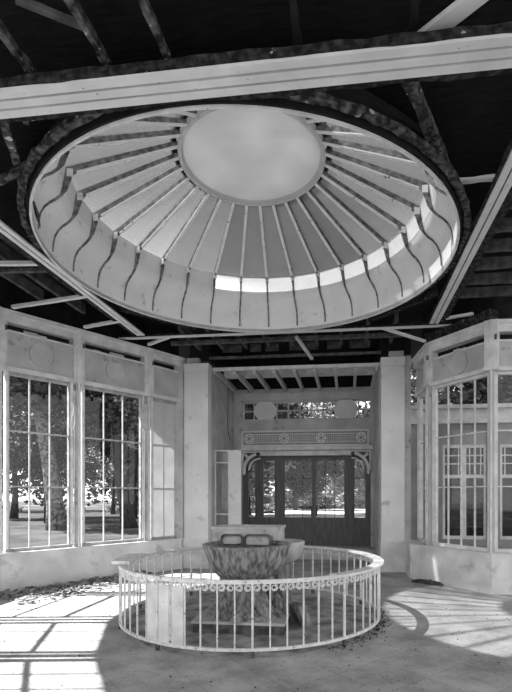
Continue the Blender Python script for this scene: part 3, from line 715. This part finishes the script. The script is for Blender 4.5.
# leaf litter and rubble along the left low wall
m = MB()
def litter(n, fn, smin, smax):
    for _ in range(n):
        x, y, z = fn(); s = random.uniform(smin, smax); R = Matrix.Rotation(random.uniform(0, 6.3), 3, 'Z') @ Matrix.Rotation(random.uniform(-.7, .7), 3, 'X')
        m.box((x, y, z), (s, s * random.uniform(.4, .9), s * random.uniform(.1, .35)), R)
def leftwall_pt():
    t = random.uniform(-.1, 2.6); base = Vector((-4.235, .80)).lerp(Vector((-2.75, 3.10)), t / 2.74); nrm = Vector((.839, -.545)); d = abs(random.gauss(0, .38)) * (1.15 - .30 * t)
    p = base + nrm * (d + .04); return p.x, p.y, max(.008, .085 * math.exp(-d * 3) * random.random())
litter(1700, leftwall_pt, .02, .075)
o = m.build('leaf_litter', 'litter'); o['kind'] = 'stuff'; tag(o, 'dry leaf litter and rubble along the foot of the left low wall', 'leaf litter')
m = MB()
def anyfloor():
    a = random.uniform(0, 2 * PI); r = random.uniform(1.75, 4.2); return max(-3.3, min(3.3, r * cos(a))), min(2.2, r * sin(a)), .006
litter(380, anyfloor, .005, .018)
def rim_right():
    a = random.uniform(-.9, .35); r = RF + random.gauss(.03, .06); return r * cos(a), r * sin(a), .012
litter(420, rim_right, .006, .026)
def inside():
    a = random.uniform(0, 2 * PI); r = random.uniform(.75, 1.6); return r * cos(a), r * sin(a), .008
litter(260, inside, .006, .022)
o = m.build('floor_grit', 'debris'); o['kind'] = 'stuff'; tag(o, 'crumbs and chips scattered over the floor and against the railing', 'debris')
m = MB(); m.tube([(2.42, 2.66, .03), (2.54, 2.56, .055), (2.70, 2.51, .045), (2.84, 2.36, .05), (2.90, 2.30, .03)], [.02, .04, .045, .035, .02], 7); m.tube([(2.62, 2.54, .04), (2.74, 2.58, .06), (2.80, 2.56, .03)], [.02, .025, .015], 6)
tag(m.build('broken_branch', 'debris'), 'dark broken branch lying on the floor before the right low wall', 'branch')

# ------------------------------------------------------------------ wing of the building beyond the right window
wg = thing('wing', 'pale wing of the building with casement windows seen through the right window', 'building', (5.5, 6.9, 0))
YW = 6.9
m = MB(); wins = [(3.78, 4.92), (5.25, 6.4), (6.8, 8.0)]
x = 2.9
for a, b in wins: m.bb(x, a, YW, YW + .3, -.12, 3.5); m.bb(a, b, YW, YW + .3, -.12, .42); m.bb(a, b, YW, YW + .3, 2.95, 3.5); x = b
m.bb(x, 9.0, YW, YW + .3, -.12, 3.5); m.build('wall', 'wingwall', wg)
m = MB(); m.bb(2.9, 9, YW - .1, YW + .3, 3.5, 3.62).bb(2.9, 9, YW - .04, YW + .3, 3.62, 3.88).bb(2.85, 9.05, YW - .22, YW + .35, 3.88, 3.98); m.build('cornice', 'white', wg)
for a, b in wins:
    f = MB()
    for x0, x1 in ((a, a + .07), ((a + b) / 2 - .05, (a + b) / 2 + .05), (b - .07, b)): f.bb(x0, x1, YW + .05, YW + .13, .42, 2.95)
    for z in (.42, 2.05, 2.86): f.bb(a, b, YW + .044, YW + .136, z, z + .09)
    for z in (2.42, 2.64): f.bb(a, b, YW + .066, YW + .114, z, z + .03)
    for k in range(4):
        x = a + (b - a) * (k + .5) / 4; f.bb(x - .015, x + .015, YW + .07, YW + .11, 2.14, 2.88)
    fo_ = f.build('window', 'white', wg); MB().bb(a, b, YW + .085, YW + .09, .5, 2.9).build('pane', 'darkglass', fo_)
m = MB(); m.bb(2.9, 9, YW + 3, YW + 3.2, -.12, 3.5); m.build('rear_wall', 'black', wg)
MB().bb(2.9, 9, YW + .3, YW + 3.2, 3.5, 3.6).build('roof', 'dark', wg)
world_parts(wg)

# ------------------------------------------------------------------ trees in the park
def leaf_mesh(name, n, rx, rz, size, mat, clumps=14, seed=0):
    rnd = random.Random(seed); vs = []; fs = []
    cs = []
    for _ in range(clumps):
        while True:
            p = Vector((rnd.uniform(-1, 1), rnd.uniform(-1, 1), rnd.uniform(-1, 1)))
            if p.length < 1: break
        cs.append((Vector((p.x * rx * .75, p.y * rx * .75, p.z * rz * .8)), rnd.uniform(.28, .5)))
    for i in range(n):
        c, k = rnd.choice(cs)
        d = Vector((rnd.gauss(0, 1), rnd.gauss(0, 1), rnd.gauss(0, 1))).normalized() * (rnd.random() ** .4)
        p = c + Vector((d.x * rx * k, d.y * rx * k, d.z * rz * k * .8))
        a = Vector((rnd.gauss(0, 1), rnd.gauss(0, 1), rnd.gauss(0, .6))).normalized(); b = a.cross(Vector((rnd.gauss(0, 1), rnd.gauss(0, 1), rnd.gauss(0, 1)))).normalized(); s = size * rnd.uniform(.6, 1.3)
        o = len(vs); vs += [p - a * s * .6, p + b * s * .3, p + a * s * .6, p - b * s * .3]; fs.append((o, o + 1, o + 2, o + 3))
    me = bpy.data.meshes.new(name); me.from_pydata([tuple(v) for v in vs], [], fs); me.materials.append(M[mat]); me.update(); return me
CROWNS = [leaf_mesh('crown_a', 5200, 3.6, 3.2, .30, 'leaf', 16, 1), leaf_mesh('crown_b', 5200, 3.4, 3.6, .28, 'leafpale', 15, 2), leaf_mesh('crown_c', 5200, 4.2, 2.6, .32, 'leaf', 18, 3)]
SHRUB = leaf_mesh('shrub_leaves', 2600, 1.6, 1.1, .22, 'leafpale', 9, 5)
def tree(x, y, r, path, crowns, label, group, mat='bark', forks=(), name='tree'):
    t = thing(name, label, 'tree', (x, y, -.12), 0, group)
    pts = [Vector(p) for p in path]; m = MB(); k = len(pts)
    m.tube(pts, [r * (1.25 if i == 0 else 1 - .5 * i / (k - 1)) for i in range(k)], 12)
    tr = m.build('trunk', mat, t, smooth='all')
    for f in forks:
        m = MB(); q = [Vector(p) for p in f[1:]]; m.tube(q, [f[0] * (1 - .55 * i / (len(q) - 1)) for i in range(len(q))], 8); m.build('branch', mat, t, smooth='all')
    for (ci, cx, cy, cz, s) in crowns:
        o = bpy.data.objects.new('crown', CROWNS[ci]); C.objects.link(o); o.parent = t; o.location = (cx, cy, cz); o.scale = (s, s, s); o.rotation_euler = (0, 0, random.uniform(0, 6))
    return t
# near trunks behind the left windows
tree(-12.9, 15.7, .46, [(0, 0, -.1), (-.15, 0, 1.2), (-.45, 0, 3.2), (-.9, 0, 5.6), (-1.3, 0, 8.2)], [(0, -1.2, 0, 9.5, 1.25), (1, 1.6, 1, 9.8, 1.0), (2, -3.0, 1.5, 8.0, 1.0)], 'big ivy-clad leaning tree trunk behind the nearest left window', None, 'ivy')
tree(-10.0, 17.4, .36, [(0, 0, -.1), (-.25, 0, 1.1), (-.5, 0, 2.4), (-.75, 0, 4.0), (-.9, .2, 6.0)], [(0, -.9, 0, 7.2, 1.0), (1, 1.2, .8, 6.6, .85)], 'dark forked tree trunk behind the second left window', None, 'bark', [(.18, (-.45, 0, 2.2), (.1, .1, 3.1), (.6, .2, 4.6), (.9, .3, 6.0))])
TR_ = [(-17, 21, 0, 'dark bushy park tree far left behind the nearest window'), (-14.2, 27, 2, 'dark spreading park tree beyond the ivy-clad trunk'), (-10.5, 30, 1, 'pale loose park tree between the two left trunks'), (-7.0, 33, 0, 'dark park tree beyond the forked trunk'),
       (-5.5, 25, 1, 'pale park tree beside the forked trunk'), (-19.5, 34, 1, 'pale park tree far behind the nearest left window'), (-3.6, 29, 2, 'dark park tree behind the narrow left window'), (-1.5, 33, 0, 'dark tree behind the left side light of the doors'), (1.2, 37, 1, 'pale leafy tree behind the left door leaf'),
       (4.0, 39, 0, 'dark tree behind the right door leaf'), (-4.5, 46, 1, 'pale tree far behind the left side light'), (8.0, 43, 2, 'dark tree behind the right side light'), (6.2, 14.5, 0, 'dark tree rising over the wing of the building'), (10.5, 16, 2, 'spreading dark tree at the right over the wing'), (-23, 26, 2, 'dark spreading tree at the far left edge of the park')]
for i, (x, y, k, lab) in enumerate(TR_):
    h = random.uniform(2.4, 4.2)
    cr = [(k, 0, 0, h + 2.0, random.uniform(.85, 1.05)), ((k + 1) % 3, random.uniform(-1.5, 1.5), random.uniform(-1, 1), h + 4.4, random.uniform(.8, 1.0))]
    if i in (7, 8, 9, 10, 11, 2, 3, 5): cr.append((k, random.uniform(-1.5, 1.5), 1.5, h + .4, .6))
    tree(x, y, random.uniform(.16, .26), [(0, 0, -.1), (random.uniform(-.15, .15), 0, h * .5), (random.uniform(-.3, .3), 0, h + 1.2), (0, 0, h + 4)], cr, lab, 'trees of the park')
SH = [(-9.0, 38, 'shrub at the foot of the trees far beyond the left windows'), (-14, 40, 'shrub far left beyond the ivy-clad trunk'), (-18, 36, 'shrub at the far left edge of the park'), (-2.0, 54, 'shrub beyond the left side light'), (2.5, 54, 'shrub beyond the left door leaf'), (6.5, 54, 'shrub beyond the right door leaf'), (11, 53, 'shrub beyond the right side light'), (-6.5, 54, 'shrub beyond the court to the left of the doors')]
for x, y, lab in SH:
    o = bpy.data.objects.new('shrub', SHRUB); C.objects.link(o); o.location = (x, y, .8); s = random.uniform(1.1, 1.7); o.scale = (s * 1.5, s, s); tag(o, lab, 'shrub', 'shrubs of the park')

HEDGE = leaf_mesh('thicket_leaves', 3000, 3.6, 3.6, .30, 'leaf', 20, 9)
for i, (x, y, s) in enumerate(((-40, 36, 1.5), (-34, 40, 1.6), (-29, 42, 1.5), (-24.5, 43, 1.6), (-20, 45, 1.5), (-15.5, 46, 1.6), (-11, 50, 1.5), (-3.5, 60, 1.7), (2, 61, 1.6), (8, 60, 1.7), (14, 56, 1.6))):
    o = bpy.data.objects.new('thicket', HEDGE); C.objects.link(o); tall = 1.75 if i > 6 else 1.25; o.location = (x, y, 3.36 * tall * s); o.scale = (s * (1.25 if i > 6 else 1), s, s * tall); o.rotation_euler = (0, 0, i * 1.3)
    tag(o, 'tall dense thicket closing the far edge of the park, %s from the left' % ORD[i], 'thicket', 'thickets at the edge of the park')
# ------------------------------------------------------------------ light
w = bpy.data.worlds.new('sky'); bpy.context.scene.world = w; w.use_nodes = True
bg = w.node_tree.nodes['Background']; bg.inputs[1].default_value = .62
nt = w.node_tree; tcn = nt.nodes.new('ShaderNodeTexCoord'); sx = nt.nodes.new('ShaderNodeSeparateXYZ'); rp = nt.nodes.new('ShaderNodeValToRGB')
nt.links.new(tcn.outputs['Generated'], sx.inputs[0]); nt.links.new(sx.outputs[2], rp.inputs[0]); nt.links.new(rp.outputs[0], bg.inputs[0])
e = rp.color_ramp.elements; e[0].position = 0; e[0].color = g3(1.25); e[1].position = .42; e[1].color = g3(1.1)
k = e.new(.52); k.color = g3(.36); k = e.new(1.0); k.color = g3(.28)
sun = bpy.data.lights.new('sun', 'SUN'); so = bpy.data.objects.new('sun', sun); C.objects.link(so)
sun.energy = 6.0; sun.angle = rad(.8)
el, az = rad(53.6), rad(8)
dv = Vector((cos(el) * cos(az), cos(el) * sin(az), -sin(el)))
so.rotation_euler = dv.to_track_quat('-Z', 'Y').to_euler(); so.location = (-20, -3, 30)

s = bpy.context.scene
s.view_settings.view_transform = 'Standard'; s.view_settings.look = 'None'; s.view_settings.gamma = 1; s.view_settings.use_curve_mapping = False
s.view_settings.exposure = 1.5
